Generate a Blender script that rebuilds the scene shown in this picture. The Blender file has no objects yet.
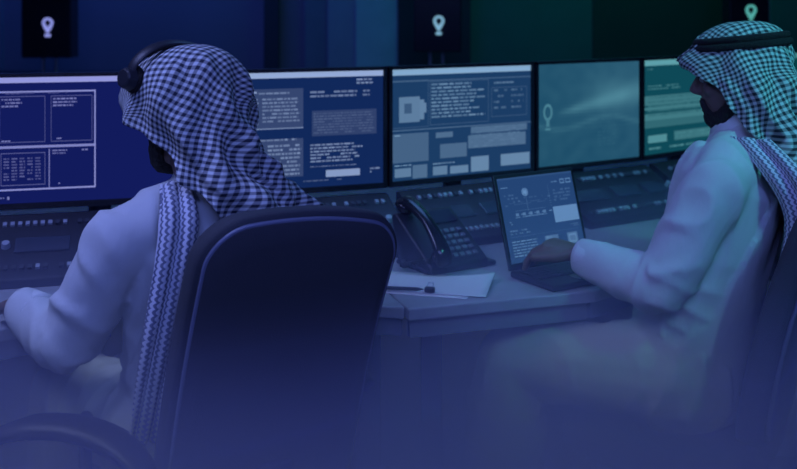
import bpy, bmesh, math, random
from mathutils import Vector as V, Matrix, noise
random.seed(7)
R = math.radians
PI = math.pi
COL = bpy.context.scene.collection
sc = bpy.context.scene

# ------------------------------------------------------------------ helpers
def lin(c):
    return tuple((x/255/12.92) if x/255 <= .04045 else ((x/255+.055)/1.055)**2.4 for x in c)

def mat(name, col, rough=.6, metal=0, bump=0, bscale=60, spec=.5, var=0, vscale=8, stretch=(1,1,1), sheen=0):
    m = bpy.data.materials.new(name); m.use_nodes = True
    nt = m.node_tree; b = nt.nodes['Principled BSDF']
    b.inputs['Base Color'].default_value = (*col, 1)
    b.inputs['Roughness'].default_value = rough
    b.inputs['Metallic'].default_value = metal
    b.inputs['Specular IOR Level'].default_value = spec
    if sheen: b.inputs['Sheen Weight'].default_value = sheen
    tc = nt.nodes.new('ShaderNodeTexCoord'); mp = nt.nodes.new('ShaderNodeMapping')
    mp.inputs['Scale'].default_value = stretch
    nt.links.new(tc.outputs['Object'], mp.inputs['Vector'])
    if bump:
        n = nt.nodes.new('ShaderNodeTexNoise'); n.inputs['Scale'].default_value = bscale
        n.inputs['Detail'].default_value = 4
        bp = nt.nodes.new('ShaderNodeBump'); bp.inputs['Strength'].default_value = bump
        bp.inputs['Distance'].default_value = .01
        nt.links.new(mp.outputs[0], n.inputs['Vector']); nt.links.new(n.outputs['Fac'], bp.inputs['Height'])
        nt.links.new(bp.outputs[0], b.inputs['Normal'])
    if var:
        n = nt.nodes.new('ShaderNodeTexNoise'); n.inputs['Scale'].default_value = vscale
        mx = nt.nodes.new('ShaderNodeMixRGB'); mx.blend_type = 'MULTIPLY'
        mx.inputs['Color1'].default_value = (*col, 1)
        cr = nt.nodes.new('ShaderNodeValToRGB')
        cr.color_ramp.elements[0].position = .3; cr.color_ramp.elements[1].position = .7
        cr.color_ramp.elements[0].color = (1-var, 1-var, 1-var, 1)
        mx.inputs['Fac'].default_value = 1
        nt.links.new(mp.outputs[0], n.inputs['Vector']); nt.links.new(n.outputs['Fac'], cr.inputs[0])
        nt.links.new(cr.outputs[0], mx.inputs['Color2']); nt.links.new(mx.outputs[0], b.inputs['Base Color'])
    return m

def emis(name, col, s=1):
    m = bpy.data.materials.new(name); m.use_nodes = True
    nt = m.node_tree; nt.nodes.clear()
    e = nt.nodes.new('ShaderNodeEmission'); o = nt.nodes.new('ShaderNodeOutputMaterial')
    e.inputs[0].default_value = (*col, 1); e.inputs[1].default_value = s
    nt.links.new(e.outputs[0], o.inputs[0]); return m

def emis_attr(name):
    m = emis(name, (1,1,1)); nt = m.node_tree
    a = nt.nodes.new('ShaderNodeAttribute'); a.attribute_name = 'pixels'
    nt.links.new(a.outputs['Color'], nt.nodes['Emission'].inputs[0]); return m

def checker(name, period, white, dark, rough=.85):
    """woven check cloth driven by metre-scaled uv"""
    m = bpy.data.materials.new(name); m.use_nodes = True
    nt = m.node_tree; b = nt.nodes['Principled BSDF']; b.inputs['Roughness'].default_value = rough
    b.inputs['Specular IOR Level'].default_value = .2
    uv = nt.nodes.new('ShaderNodeUVMap'); sx = nt.nodes.new('ShaderNodeSeparateXYZ')
    nt.links.new(uv.outputs[0], sx.inputs[0])
    def stripe(out):
        a = nt.nodes.new('ShaderNodeMath'); a.operation = 'MULTIPLY'; a.inputs[1].default_value = 2*PI/period
        s = nt.nodes.new('ShaderNodeMath'); s.operation = 'SINE'
        g = nt.nodes.new('ShaderNodeMapRange'); g.inputs['From Min'].default_value = -.35; g.inputs['From Max'].default_value = .35
        nt.links.new(out, a.inputs[0]); nt.links.new(a.outputs[0], s.inputs[0]); nt.links.new(s.outputs[0], g.inputs['Value'])
        return g.outputs[0]
    a, c = stripe(sx.outputs[0]), stripe(sx.outputs[1])
    ad = nt.nodes.new('ShaderNodeMath'); ad.operation = 'ADD'
    nt.links.new(a, ad.inputs[0]); nt.links.new(c, ad.inputs[1])
    cr = nt.nodes.new('ShaderNodeValToRGB'); e = cr.color_ramp.elements
    hf = nt.nodes.new('ShaderNodeMath'); hf.operation = 'MULTIPLY'; hf.inputs[1].default_value = .5
    nt.links.new(ad.outputs[0], hf.inputs[0])
    e[0].position = 0; e[0].color = (*dark, 1); e[1].position = 1; e[1].color = (*white, 1)
    k = cr.color_ramp.elements.new(.5); k.color = tuple(d*.62+w*.38 for d, w in zip(dark, white)) + (1,)
    nt.links.new(hf.outputs[0], cr.inputs[0]); nt.links.new(cr.outputs[0], b.inputs['Base Color'])
    return m

def border_cloth(name, white, dark):
    """headscarf border: chevron bands along the length"""
    m = bpy.data.materials.new(name); m.use_nodes = True
    nt = m.node_tree; b = nt.nodes['Principled BSDF']; b.inputs['Roughness'].default_value = .85
    uv = nt.nodes.new('ShaderNodeUVMap'); sx = nt.nodes.new('ShaderNodeSeparateXYZ')
    nt.links.new(uv.outputs[0], sx.inputs[0])
    def M(op, a, bb=None):
        n = nt.nodes.new('ShaderNodeMath'); n.operation = op
        for i, q in enumerate((a, bb)):
            if q is None: continue
            if isinstance(q, (int, float)): n.inputs[i].default_value = q
            else: nt.links.new(q, n.inputs[i])
        return n.outputs[0]
    zig = M('ABSOLUTE', M('SINE', M('MULTIPLY', sx.outputs[1], 260)))
    w = M('SINE', M('ADD', M('MULTIPLY', sx.outputs[0], 620), M('MULTIPLY', zig, 2.4)))
    f = M('GREATER_THAN', w, .15)
    mx = nt.nodes.new('ShaderNodeMixRGB'); nt.links.new(f, mx.inputs[0])
    mx.inputs[1].default_value = (*white, 1); mx.inputs[2].default_value = (*dark, 1)
    nt.links.new(mx.outputs[0], b.inputs['Base Color']); return m

def link_bm(name, bm, m, parent=None, smooth=False, bevel=0, bseg=2):
    bmesh.ops.recalc_face_normals(bm, faces=bm.faces)
    me = bpy.data.meshes.new(name); bm.to_mesh(me); bm.free()
    return link_me(name, me, m, parent, smooth, bevel, bseg)

def link_me(name, me, m, parent=None, smooth=False, bevel=0, bseg=2):
    o = bpy.data.objects.new(name, me); COL.objects.link(o)
    for q in (m if isinstance(m, (list, tuple)) else [m]): me.materials.append(q)
    if smooth:
        for p in me.polygons: p.use_smooth = True
    if bevel:
        b = o.modifiers.new('bevel', 'BEVEL'); b.width = bevel; b.segments = bseg; b.limit_method = 'ANGLE'; b.angle_limit = R(40)
    if parent: o.parent = parent
    return o

def thing(name, label, cat, loc=(0,0,0), yaw=0, group=None):
    o = bpy.data.objects.new(name, None); COL.objects.link(o)
    o.location = loc; o.rotation_euler = (0,0,yaw); o.empty_display_size = .05
    return tag(o, label, cat, group)
def tag(o, label, cat, group=None, kind=None):
    o['label'] = label; o['category'] = cat
    if group: o['group'] = group
    if kind: o['kind'] = kind
    return o
def struct(name, bm, m, **k):
    o = link_bm(name, bm, m, **k); o['kind'] = 'structure'; return o

def box(bm, c, s, M=None, mi=0):
    r = bmesh.ops.create_cube(bm, size=1)
    mt = Matrix.Translation(V(c)) @ (M.to_4x4() if M else Matrix()) @ Matrix.Diagonal((*s, 1))
    bmesh.ops.transform(bm, matrix=mt, verts=r['verts'])
    for v in r['verts']:
        for f in v.link_faces: f.material_index = mi
    return r['verts']
def ell(bm, c, r, M=None, seg=20):
    q = bmesh.ops.create_uvsphere(bm, u_segments=seg, v_segments=seg//2+2, radius=1)
    mt = Matrix.Translation(V(c)) @ (M.to_4x4() if M else Matrix()) @ Matrix.Diagonal((*r, 1))
    bmesh.ops.transform(bm, matrix=mt, verts=q['verts'])
def cyl(bm, a, b, r1, r2=None, seg=20):
    a, b = V(a), V(b); d = b-a
    q = bmesh.ops.create_cone(bm, cap_ends=True, segments=seg, radius1=r1, radius2=r1 if r2 is None else r2, depth=d.length)
    mt = Matrix.Translation((a+b)/2) @ d.to_track_quat('Z', 'Y').to_matrix().to_4x4()
    bmesh.ops.transform(bm, matrix=mt, verts=q['verts'])
def tube(bm, pts, rad, side=None, seg=18, cap=True, sub=0):
    """loft of ellipses; rad = scalar or (ra along side, rb); rounded ends"""
    pts = [V(p) for p in pts]
    rad = [(r, r) if not isinstance(r, (tuple, list)) else tuple(r) for r in rad]
    if sub:
        P, Q = [], []
        n = len(pts)
        for i in range(n-1):
            p0, p1, p2, p3 = pts[max(i-1,0)], pts[i], pts[i+1], pts[min(i+2,n-1)]
            for k in range(sub):
                t = k/sub
                P.append(.5*((2*p1)+(p2-p0)*t+(2*p0-5*p1+4*p2-p3)*t*t+(3*p1-p0-3*p2+p3)*t**3))
                Q.append(tuple(x+(y-x)*t for x, y in zip(rad[i], rad[i+1])))
        P.append(pts[-1]); Q.append(rad[-1]); pts, rad = P, Q
    n = len(pts); tang = []
    for i in range(n):
        t = pts[min(i+1,n-1)]-pts[max(i-1,0)]; tang.append(t.normalized())
    s0 = V(side) if side is not None else (V((1,0,0)) if abs(tang[0].x) < .8 else V((0,1,0)))
    rings = []
    def ring(c, t, s, ra, rb):
        s = (s - t*s.dot(t)).normalized(); u = t.cross(s)
        return [bm.verts.new(c + s*math.cos(2*PI*k/seg)*ra + u*math.sin(2*PI*k/seg)*rb) for k in range(seg)], s
    s = s0
    if cap:
        m = min(rad[0])*.9
        for k in (.35, .7, .92):
            w = math.sqrt(1-(1-k)**2) if k < 1 else 1
            rr, _ = ring(pts[0]-tang[0]*m*(1-k), tang[0], s, rad[0][0]*w, rad[0][1]*w); rings.append(rr)
    for i in range(n):
        if side is not None: s = s0
        rr, s = ring(pts[i], tang[i], s, *rad[i]); rings.append(rr)
    if cap:
        m = min(rad[-1])*.9
        for k in (.92, .7, .35):
            w = math.sqrt(1-(1-k)**2)
            rr, _ = ring(pts[-1]+tang[-1]*m*(1-k), tang[-1], s, rad[-1][0]*w, rad[-1][1]*w); rings.append(rr)
    for a, b in zip(rings, rings[1:]):
        for k in range(seg):
            bm.faces.new((a[k], a[(k+1)%seg], b[(k+1)%seg], b[k]))
    bm.faces.new(list(reversed(rings[0]))); bm.faces.new(rings[-1])
def prism(bm, poly, z0, z1, mi=0):
    lo = [bm.verts.new((x, y, z0)) for x, y in poly]; hi = [bm.verts.new((x, y, z1)) for x, y in poly]
    n = len(poly); fs = [bm.faces.new(list(reversed(lo))), bm.faces.new(hi)]
    for i in range(n): fs.append(bm.faces.new((lo[i], lo[(i+1)%n], hi[(i+1)%n], hi[i])))
    for f in fs: f.material_index = mi
def NB(): return bmesh.new()

def remeshed(bm, voxel, smooth=4, fac=.5):
    """union of overlapping closed shapes into one continuous skin"""
    bmesh.ops.recalc_face_normals(bm, faces=bm.faces)
    me = bpy.data.meshes.new('t'); bm.to_mesh(me); bm.free()
    o = bpy.data.objects.new('t', me); COL.objects.link(o)
    r = o.modifiers.new('r', 'REMESH'); r.mode = 'VOXEL'; r.voxel_size = voxel
    s = o.modifiers.new('s', 'SMOOTH'); s.factor = fac; s.iterations = smooth
    dg = bpy.context.evaluated_depsgraph_get(); dg.update()
    out = bpy.data.meshes.new_from_object(o.evaluated_get(dg))
    bpy.data.objects.remove(o); bpy.data.meshes.remove(me)
    return out
def solid(me, th, sub=0):
    o = bpy.data.objects.new('t', me); COL.objects.link(o)
    r = o.modifiers.new('r', 'SOLIDIFY'); r.thickness = th; r.offset = 0
    if sub:
        q = o.modifiers.new('q', 'SUBSURF'); q.levels = sub
    dg = bpy.context.evaluated_depsgraph_get(); dg.update()
    out = bpy.data.meshes.new_from_object(o.evaluated_get(dg))
    bpy.data.objects.remove(o); return out

# ------------------------------------------------------------------ materials
M = {}
M['floor'] = mat('floor carpet', (.20,.22,.30), .95, bump=.3, bscale=180, var=.25, vscale=5)
M['wall'] = mat('wall paint', (.19,.18,.25), .9, bump=.05, bscale=40, var=.1, vscale=2)
M['wall_dark'] = mat('dark wall panel', (.035,.04,.06), .8, var=.1)
M['wall_teal'] = mat('teal wall panel', (.03,.17,.14), .8, var=.1)
M['wall_deep'] = mat('deep green wall panel', (.006,.06,.045), .8, var=.1)
M['wall_mid'] = mat('mid wall panel', (.16,.19,.26), .8, var=.1)
M['wall_soft'] = mat('soft wall panel', (.28,.33,.42), .8, var=.1)
M['wall_light'] = mat('pale wall panel', (.36,.58,.60), .8, var=.1)
M['ceiling'] = mat('ceiling tile', (.35,.36,.4), .95, bump=.1, bscale=90)
M['black'] = mat('black plastic', (.018,.02,.03), .45, bump=.03, bscale=300)
M['blackgloss'] = mat('gloss black plastic', (.015,.016,.025), .22)
M['console'] = mat('console casing', (.014,.016,.024), .5, bump=.05, bscale=200)
M['key'] = mat('console key cap', (.34,.37,.45), .5)
M['keydark'] = mat('dark console key', (.05,.055,.075), .5)
M['desk'] = mat('desk laminate', (.40,.42,.50), .38, bump=.03, bscale=80, var=.12, vscale=12, stretch=(1,6,1))
M['deskedge'] = mat('desk edging', (.22,.24,.32), .5)
M['deskleg'] = mat('desk leg steel', (.10,.11,.15), .5, metal=.3)
M['chair'] = mat('chair upholstery', (.045,.05,.065), .75, bump=.25, bscale=420, sheen=.0)
M['chairrim'] = mat('chair piping', (.16,.18,.27), .4)
M['cloth'] = mat('white thobe cotton', (.57,.60,.60), .85, bump=.5, bscale=16, spec=.15, stretch=(1,1,.45))
M['cuff'] = mat('white pressed cotton', (.66,.69,.69), .8, bump=.05, bscale=200, spec=.15)
M['skin'] = mat('skin', (.17,.115,.10), .5, bump=.05, bscale=120, spec=.35)
M['hair'] = mat('black beard hair', (.012,.011,.012), .8, bump=.6, bscale=260, stretch=(1,1,.3))
M['eye'] = mat('eye', (.35,.35,.35), .3)
M['iris'] = mat('iris', (.02,.015,.01), .2)
M['nail'] = mat('finger nail', (.5,.34,.28), .3)
M['scarf'] = checker('checked headscarf cotton', .0118, (.66,.70,.72), (.030,.036,.06))
M['scarf2'] = checker('fine checked headscarf cotton', .0125, (.50,.62,.58), (.02,.035,.04))
M['border'] = border_cloth('headscarf border weave', (.66,.68,.74), (.16,.18,.25))
M['cord'] = mat('black wool cord', (.008,.008,.01), .9, bump=.8, bscale=300)
M['paper'] = mat('paper', (.80,.78,.86), .8, bump=.03, bscale=40)
M['screen'] = emis_attr('lit display')
M['logo'] = emis('lit logo', (.42,.50,.95), 1.0)
M['metal'] = mat('brushed steel', (.4,.42,.48), .35, metal=.9)
M['phonekey'] = mat('grey phone button', (.15,.16,.2), .5)
M['lcd'] = mat('phone display glass', (.04,.05,.075), .15)

# ------------------------------------------------------------------ camera
H = 1.4; F = 1000.0
cam = bpy.data.cameras.new('camera'); co = bpy.data.objects.new('camera', cam); COL.objects.link(co)
co.location = (0, 0, H); co.rotation_euler = (R(90), 0, 0)
cam.sensor_fit = 'HORIZONTAL'; cam.sensor_width = 36; cam.lens = F/797*36; cam.shift_y = -225.5/797
cam.clip_start = .05
cam.dof.use_dof = True; cam.dof.focus_distance = 2.05; cam.dof.aperture_fstop = 3.4
sc.camera = co
sc.view_settings.view_transform = 'Standard'; sc.view_settings.look = 'None'
sc.view_settings.exposure = 0; sc.view_settings.gamma = 1; sc.view_settings.use_curve_mapping = False

# ------------------------------------------------------------------ room
X0, X1, Y0, Y1, ZC = -3.2, 3.4, -1.2, 5.7, 2.9
b = NB(); box(b, ((X0+X1)/2, (Y0+Y1)/2, -.05), (X1-X0+.2, Y1-Y0+.2, .1)); struct('floor', b, M['floor'])
b = NB(); box(b, ((X0+X1)/2, (Y0+Y1)/2, ZC+.05), (X1-X0+.2, Y1-Y0+.2, .1)); struct('ceiling', b, M['ceiling'])
b = NB(); box(b, ((X0+X1)/2, Y1+.05, ZC/2), (X1-X0+.2, .1, ZC)); struct('wall_back', b, M['wall'])
b = NB(); box(b, (X0-.05, (Y0+Y1)/2, ZC/2), (.1, Y1-Y0, ZC)); struct('wall_left', b, M['wall'])
b = NB(); box(b, (X1+.05, (Y0+Y1)/2, ZC/2), (.1, Y1-Y0, ZC)); struct('wall_right', b, M['wall'])
# wall panels between x pixels on the back wall
def px(x, d): return (x-398.5)/F*d
panels = [(265,280,'wall_dark',.05),(305,328,'wall_mid',.02),(328,356,'wall_soft',.03),(356,398,'wall_light',.04),
          (398,470,'wall_dark',.05),(470,592,'wall_teal',.02),(592,742,'wall_deep',.03),(770,860,'wall_teal',.02),(-60,4,'wall_mid',.02)]
for i, (a, c, mm, th) in enumerate(panels):
    xa, xc = px(a, Y1), px(c, Y1)
    b = NB(); box(b, ((xa+xc)/2, Y1-th/2, ZC/2), (xc-xa, th, ZC-.002))
    o = struct('trim_%d' % (i+1), b, M[mm], bevel=.004)
b = NB(); box(b, ((X0+X1)/2, Y1-.065, .05), (X1-X0-.02, .02, .1)); struct('baseboard_back', b, M['wall_dark'])

# ------------------------------------------------------------------ desks
DZ = .74
def desk(name, label, front, back, legs):
    t = thing(name, label, 'desk', (front[0][0], front[0][1], 0))
    def L(p): return (p[0]-front[0][0], p[1]-front[0][1])
    poly = [L(p) for p in front] + [L(p) for p in reversed(back)]
    b = NB(); prism(b, poly, DZ-.028, DZ); link_bm('worktop', b, M['desk'], t, bevel=.004)
    fr = [L(p) for p in front]
    b = NB()
    for p, q in zip(fr, fr[1:]):
        p, q = V((*p,0)), V((*q,0)); d = (q-p).normalized(); n = V((-d.y, d.x, 0))
        if n.y < 0: n = -n
        mid = (p+q)/2 + n*.03; ang = math.atan2(d.y, d.x)
        box(b, (mid.x, mid.y, DZ-.028-.022), ((q-p).length-.02, .02, .044), Matrix.Rotation(ang, 3, 'Z'))
    link_bm('apron', b, M['deskedge'], t)
    for (lx, ly) in legs:
        b = NB(); x, y = L((lx, ly))
        box(b, (x, y, (DZ-.028)/2+.01), (.05, .05, DZ-.028-.02)); box(b, (x, y, .01), (.075, .075, .02))
        link_bm('leg', b, M['deskleg'], t, bevel=.004)
    return t
desk('control_desk', 'pale topped control desk under the laptop, phone and papers', [(.022,2.20),(.46,2.342),(.64,2.50),(.95,2.66),(2.1,3.10)],
     [(-.30,3.22),(.50,3.52),(1.05,4.0),(1.75,4.55)], [(.075,2.30),(-.16,3.18),(1.9,3.12),(1.6,4.3)])
desk('control_desk', 'dark left control desk in front of the man with the headset', [(-1.55,1.62),(-.86,2.03),(-.62,2.22),(-.12,2.235),(.014,2.215)],
     [(-1.9,2.75),(-1.05,2.90),(-.31,3.22)], [(-1.45,1.78),(-.065,2.285),(-.40,3.1),(-1.75,2.6)])

# ------------------------------------------------------------------ displays
def quads_mesh(name, rects, w, h, parent, base, hi, loc, rot):
    """screen face: base colour plus drawn interface; rects=(u0,v0,u1,v1,level) v down"""
    vs, fs, cols = [], [], []
    def add(u0,v0,u1,v1,lv,z):
        i = len(vs)
        for u, v in ((u0,v1),(u1,v1),(u1,v0),(u0,v0)):
            vs.append(((u-.5)*w, -z, (.5-v)*h))
        fs.append((i,i+1,i+2,i+3)); c = tuple(a+(b2-a)*lv for a, b2 in zip(lin(base), lin(hi)))
        cols.append(tuple(max(0, q) for q in c))
    add(0,0,1,1,0,0)
    for k, r in enumerate(rects): add(*r, .0004+.000004*k)
    me = bpy.data.meshes.new(name); me.from_pydata(vs, [], fs)
    at = me.color_attributes.new('pixels', 'FLOAT_COLOR', 'CORNER')
    for p in me.polygons:
        for li in p.loop_indices: at.data[li].color = (*cols[p.index], 1)
    o = link_me(name, me, M['screen'], parent); o.location = loc; o.rotation_euler = rot
    return o
def text(u0, v0, u1, v1, n, lv, fill=.75, ragged=.4, th=.5, wd=.03):
    out = []; rowh = (v1-v0)/n
    for i in range(n):
        u = u0; end = u1 - (u1-u0)*ragged*random.random()
        while u < end:
            L = wd*random.uniform(.3, 1.3)
            if random.random() < fill+.15: out.append((u, v0+i*rowh, min(u+L, end), v0+i*rowh+rowh*th, lv*random.uniform(.6, 1)))
            u += L+wd*.18
    return out
def frame(u0, v0, u1, v1, lv, t=.006, ta=1.6):
    tv = t*ta
    return [(u0,v0,u1,v0+tv,lv),(u0,v1-tv,u1,v1,lv),(u0,v0,u0+t,v1,lv),(u1-t,v0,u1,v1,lv)]
S = {}
S[0] = [(0,.0,1,.045,1)] + frame(-.0,.11,.70,.90,.85,.010,1.3) + frame(.02,.15,.34,.52,.25,.004) + frame(.38,.15,.675,.52,.25,.004) \
     + text(.035,.17,.22,.25,3,.6) + text(.395,.17,.57,.25,3,.6) + [(.01,.545,.69,.565,.7)] + text(.03,.12,.3,.145,1,.3) + text(.36,.12,.5,.145,1,.3) \
     + text(.035,.5,.10,.52,1,.7) + text(.39,.49,.46,.51,1,.8)+ frame(.03,.60,.34,.86,.3,.004) + [(.365,.575,.372,.89,.6)] \
     + sum([text(.05+.055*k,.64,.09+.055*k,.83,8,.32,ragged=.1,wd=.04) for k in range(5)], []) + text(.39,.585,.52,.63,2,.5) + text(.6,.585,.66,.61,1,.7) + text(.39,.85,.45,.87,1,.7) \
     + text(.02,.95,.06,.97,1,.6) + [(.075,.945,.09,.97,.6)]
S[0] = [(a*.69, b_, c*.69 if c < .99 else c, d_, e) for a, b_, c, d_, e in S[0]]
S[1] = [(0,0,1,.05,.95),(.17,.14,.53,.48,.10),(.17,.57,.53,.90,.10)] + text(.18,.16,.27,.19,1,.9,1,0) + text(.28,.17,.52,.2,1,.5) \
     + text(.18,.22,.28,.46,8,.6,ragged=.1) + text(.30,.22,.52,.44,7,.5,ragged=.15) + [(.17,.475,.53,.485,.5)] + text(.18,.57,.52,.6,1,.6) + text(.18,.62,.29,.86,6,.65,ragged=.1)\
     + text(.33,.62,.52,.9,8,.6,ragged=.1) + text(.57,.17,.95,.24,2,.45,ragged=.1) + [(.58,.34,.96,.56,.08)] + text(.59,.36,.95,.55,8,.22,ragged=.05) \
     + text(.84,.07,.95,.13,2,.7) + text(.57,.63,.93,.80,6,.6,ragged=.35) + [(.66,.86,.86,.92,.75)] + text(.92,.86,.98,.92,2,.5) + text(.57,.82,.9,.835,1,.4) + text(.53,.94,.9,.96,1,.25,.3)
S[2] = [(0,0,1,.055,1)] + frame(.0,.10,.25,.53,.12,.004) + [(.05,.25,.19,.48,.45),(.085,.31,.135,.40,.15),(.19,.28,.22,.46,.5),(.22,.31,.235,.40,.5),(.0,.105,1,.115,.2)] \
     + text(.27,.14,.66,.47,10,.55,.98,.35,.5,.05) + frame(.26,.12,.68,.52,.15,.004) + text(.72,.15,.96,.18,1,.6) + sum([text(.72+.13*k,.22,.82+.13*k,.44,4,.28,.6,.3,.35,.03) for k in range(2)], []) \
     + frame(.70,.20,.97,.48,.14,.004)+[(.0,.545,1,.555,.25),(.0,.58,.25,.84,.22),(.33,.70,.52,.83,.26),(.30,.59,.42,.64,.3),(.55,.56,.97,.62,.28),(.53,.64,.96,.76,.3)] \
     + text(.02,.59,.08,.61,1,.8) + text(.55,.57,.95,.76,9,.4,.7,.2) + [(.02,.89,.13,.97,.45),(.14,.87,.24,.99,.3),(.28,.90,.38,.98,.45),(.40,.91,.53,.98,.5),(.55,.84,.68,.98,.55),(.77,.84,.99,.95,.55)] \
     + text(.02,.86,.2,.88,1,.8) + text(.28,.87,.45,.89,1,.8)
S[3] = [(.55,.10,.84,.22,.05),(.36,.30,.90,.34,.05)] + [(.20+.010*k,.485-.0018*k,.20+.010*(k+1),.50-.0018*k,.3) for k in range(50)] \
     + sum([text(.57+.05*k,.54,.61+.05*k,.86,10,.18,.5,.2,.4,.02) for k in range(4)], []) + [(.02,.65,.98,.655,.14),(.45,.42,.85,.48,.07),(.40,.36,.8,.42,.05)] \
     + [(.085+.035*math.cos(a*PI/10)-.008, .47+.07*math.sin(a*PI/10)-.013, .085+.035*math.cos(a*PI/10)+.008, .47+.07*math.sin(a*PI/10)+.013, .7) for a in range(20)] + [(.07,.54,.10,.61,.6),(.062,.625,.108,.645,.7)]
def cells(nu, nv, fn):
    return [(i/nu, j/nv, (i+1)/nu, (j+1)/nv, fn((i+.5)/nu, (j+.5)/nv)) for i in range(nu) for j in range(nv)]
def glow(u, v):
    beam = math.exp(-((v-(.49-.22*(u-.2)))/(.025+.10*max(0,u-.2)))**2)*max(0,min(1,(u-.18)*6))*.42
    haze_ = .30*math.exp(-((u-.72)/.22)**2-((v-.32)/.16)**2)
    horizon = .16*math.exp(-((v-.60-.05*math.sin(u*7))/.03)**2)
    return .05+beam+haze_+horizon+.10*u*(1-v)+.06*noise.noise(V((u*9, v*9, 3)))
S[3] = cells(44, 34, glow) + [q for q in S[3][52:] if q[4] != .07 and q[4] != .05]
S[4] = [(0,.0,1,.06,1),(0,.5,1,.53,.45),(.0,.38,1,.48,.4),(.0,.57,1,.64,.45),(.0,.64,1,.72,.25)] + text(.05,.27,.45,.33,2,.5) + text(.05,.39,.9,.62,5,.35,.9,.2) + [(.05,.80,.25,.88,.7),(.33,.78,.9,.88,.35)] + text(.35,.8,.85,.87,2,.6) + text(.06,.93,.7,.97,1,.7,.5) + text(.04,.09,.2,.12,1,.3)
S[5] = [(0,.0,1,.06,1)] + text(.05,.3,.9,.8,10,.4)
TINT = [((18,27,92),(145,150,218)),((17,40,90),(150,172,216)),((27,60,100),(130,168,204)),((28,76,104),(84,142,160)),((14,72,86),(92,158,168)),((8,62,68),(72,135,140))]
corner = [(-1.055,2.585),(-.535,2.725),(-.031,2.92),(.434,3.185),(.835,3.44),(1.27,3.78),(1.70,4.12)]
mlabels = ['leftmost computer monitor showing a window with four dark framed panes',
 'computer monitor of text columns behind the checked headscarf and black chair',
 'computer monitor with a camera icon and text panels, behind the laptop and phone',
 'dim teal computer monitor with a faint keyhole-like symbol, second from the right man',
 'teal computer monitor in front of the face of the right hand man',
 'computer monitor at the far right end behind the right hand man\'s headscarf']
ZB, ZT = .878, 1.232
for i in range(6):
    a, c = V((*corner[i], 0)), V((*corner[i+1], 0)); d = c-a; yaw = math.atan2(d.y, d.x); mid = (a+c)/2
    w = d.length-.008; h = ZT-ZB
    n = V((-d.y, d.x, 0)).normalized()
    t = thing('computer_monitor', mlabels[i], 'monitor', (mid.x, mid.y, DZ), yaw, 'monitors along the control desk')
    zc = (ZB+ZT)/2-DZ
    b = NB(); e = .010
    box(b, (0,.020,zc), (w, .028, h)); link_bm('housing', b, M['black'], t, bevel=.004)
    b = NB()
    for (cx, cz, sx, sz) in ((0,h/2-e/2,w,e),(0,-h/2+e*.8,w,e*1.6),(-w/2+e/2,0,e,h),(w/2-e/2,0,e,h)): box(b, (cx,.002,zc+cz),(sx,.012,sz))
    link_bm('bezel', b, M['blackgloss'], t)
    quads_mesh('screen', S[i], w-2*e, h-2.6*e, t, *TINT[i], (0,.0035,zc+.003), (0,0,0))
    b = NB(); box(b, (0,.07,zc*.5+.05), (.06,.02,zc+.1)); box(b, (0,.05,zc), (.1,.04,.1))
    link_bm('stand_neck', b, M['black'], t, bevel=.003)
    b = NB(); box(b, (0,.08,.009), (.24,.16,.016)); link_bm('stand_foot', b, M['black'], t, bevel=.005)
    # console below the monitor
    k = thing('control_console', ['keyed control console below the leftmost monitor', 'keyed control console below the text column monitor, behind the black chair',
        'keyed control console behind the desk phone and laptop', 'keyed control console right of the laptop', 'keyed control console behind the right hand man\'s sleeve',
        'keyed control console at the far right behind the right hand man'][i], 'console', (mid.x-n.x*.02, mid.y-n.y*.02, DZ), yaw, 'control consoles under the monitors')
    cw = w-.02; dp = .24 if i < 2 else .22; ht = .13
    prof = [(0,0),(-dp,0),(-dp,.022),(-.02,ht),(0,ht)]
    b = NB(); lo = [b.verts.new((-cw/2,y,z)) for y, z in prof]; hi = [b.verts.new((cw/2,y,z)) for y, z in prof]
    b.faces.new(lo); b.faces.new(list(reversed(hi)))
    for q in range(5): b.faces.new((lo[q], lo[(q+1)%5], hi[(q+1)%5], hi[q]))
    link_bm('casing', b, M['console'], k, bevel=.003)
    sv = V((0,dp-.02,ht-.022)); sl = sv.length; sd = sv.normalized(); sn = V((0,-sd.z,sd.y)); ang = math.atan2(sd.z, sd.y)
    kb = NB(); box(kb, (0,0,.003), (.0095,.013,.007)); 
    bmesh.ops.recalc_face_normals(kb, faces=kb.faces); km = bpy.data.meshes.new('key'); kb.to_mesh(km); kb.free(); km.materials.append(M['key'])
    kd = km.copy(); kd.materials.clear(); kd.materials.append(M['keydark'])
    def onslope(x, s, z=0): 
        p = V((x,-dp,.022)) + sd*s + sn*z; return p
    for row, s in enumerate((.16, .84)):
        for q in range(26):
            x = -cw/2+.03+q*(cw-.06)/25
            if random.random() < .08: continue
            o = bpy.data.objects.new('key', km if random.random() < .62 else kd); COL.objects.link(o)
            o.parent = k; o.location = onslope(x, s*sl); o.rotation_euler = (ang,0,0)
    for x, wd in ((-.13,.13),(.02,.10),(.15,.09)):
        b = NB(); box(b, (0,0,.002), (wd,sl*.22,.006)); o = link_bm('display_strip', b, M['lcd'], k, bevel=.002)
        o.location = onslope(x, sl*.5); o.rotation_euler = (ang,0,0)
    for x in (-.215,.215):
        b = NB(); cyl(b, (0,0,0), (0,0,.014), .011, .009); o = link_bm('knob', b, M['key'], k, smooth=False)
        o.location = onslope(x, sl*.5); o.rotation_euler = (ang,0,0)

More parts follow.
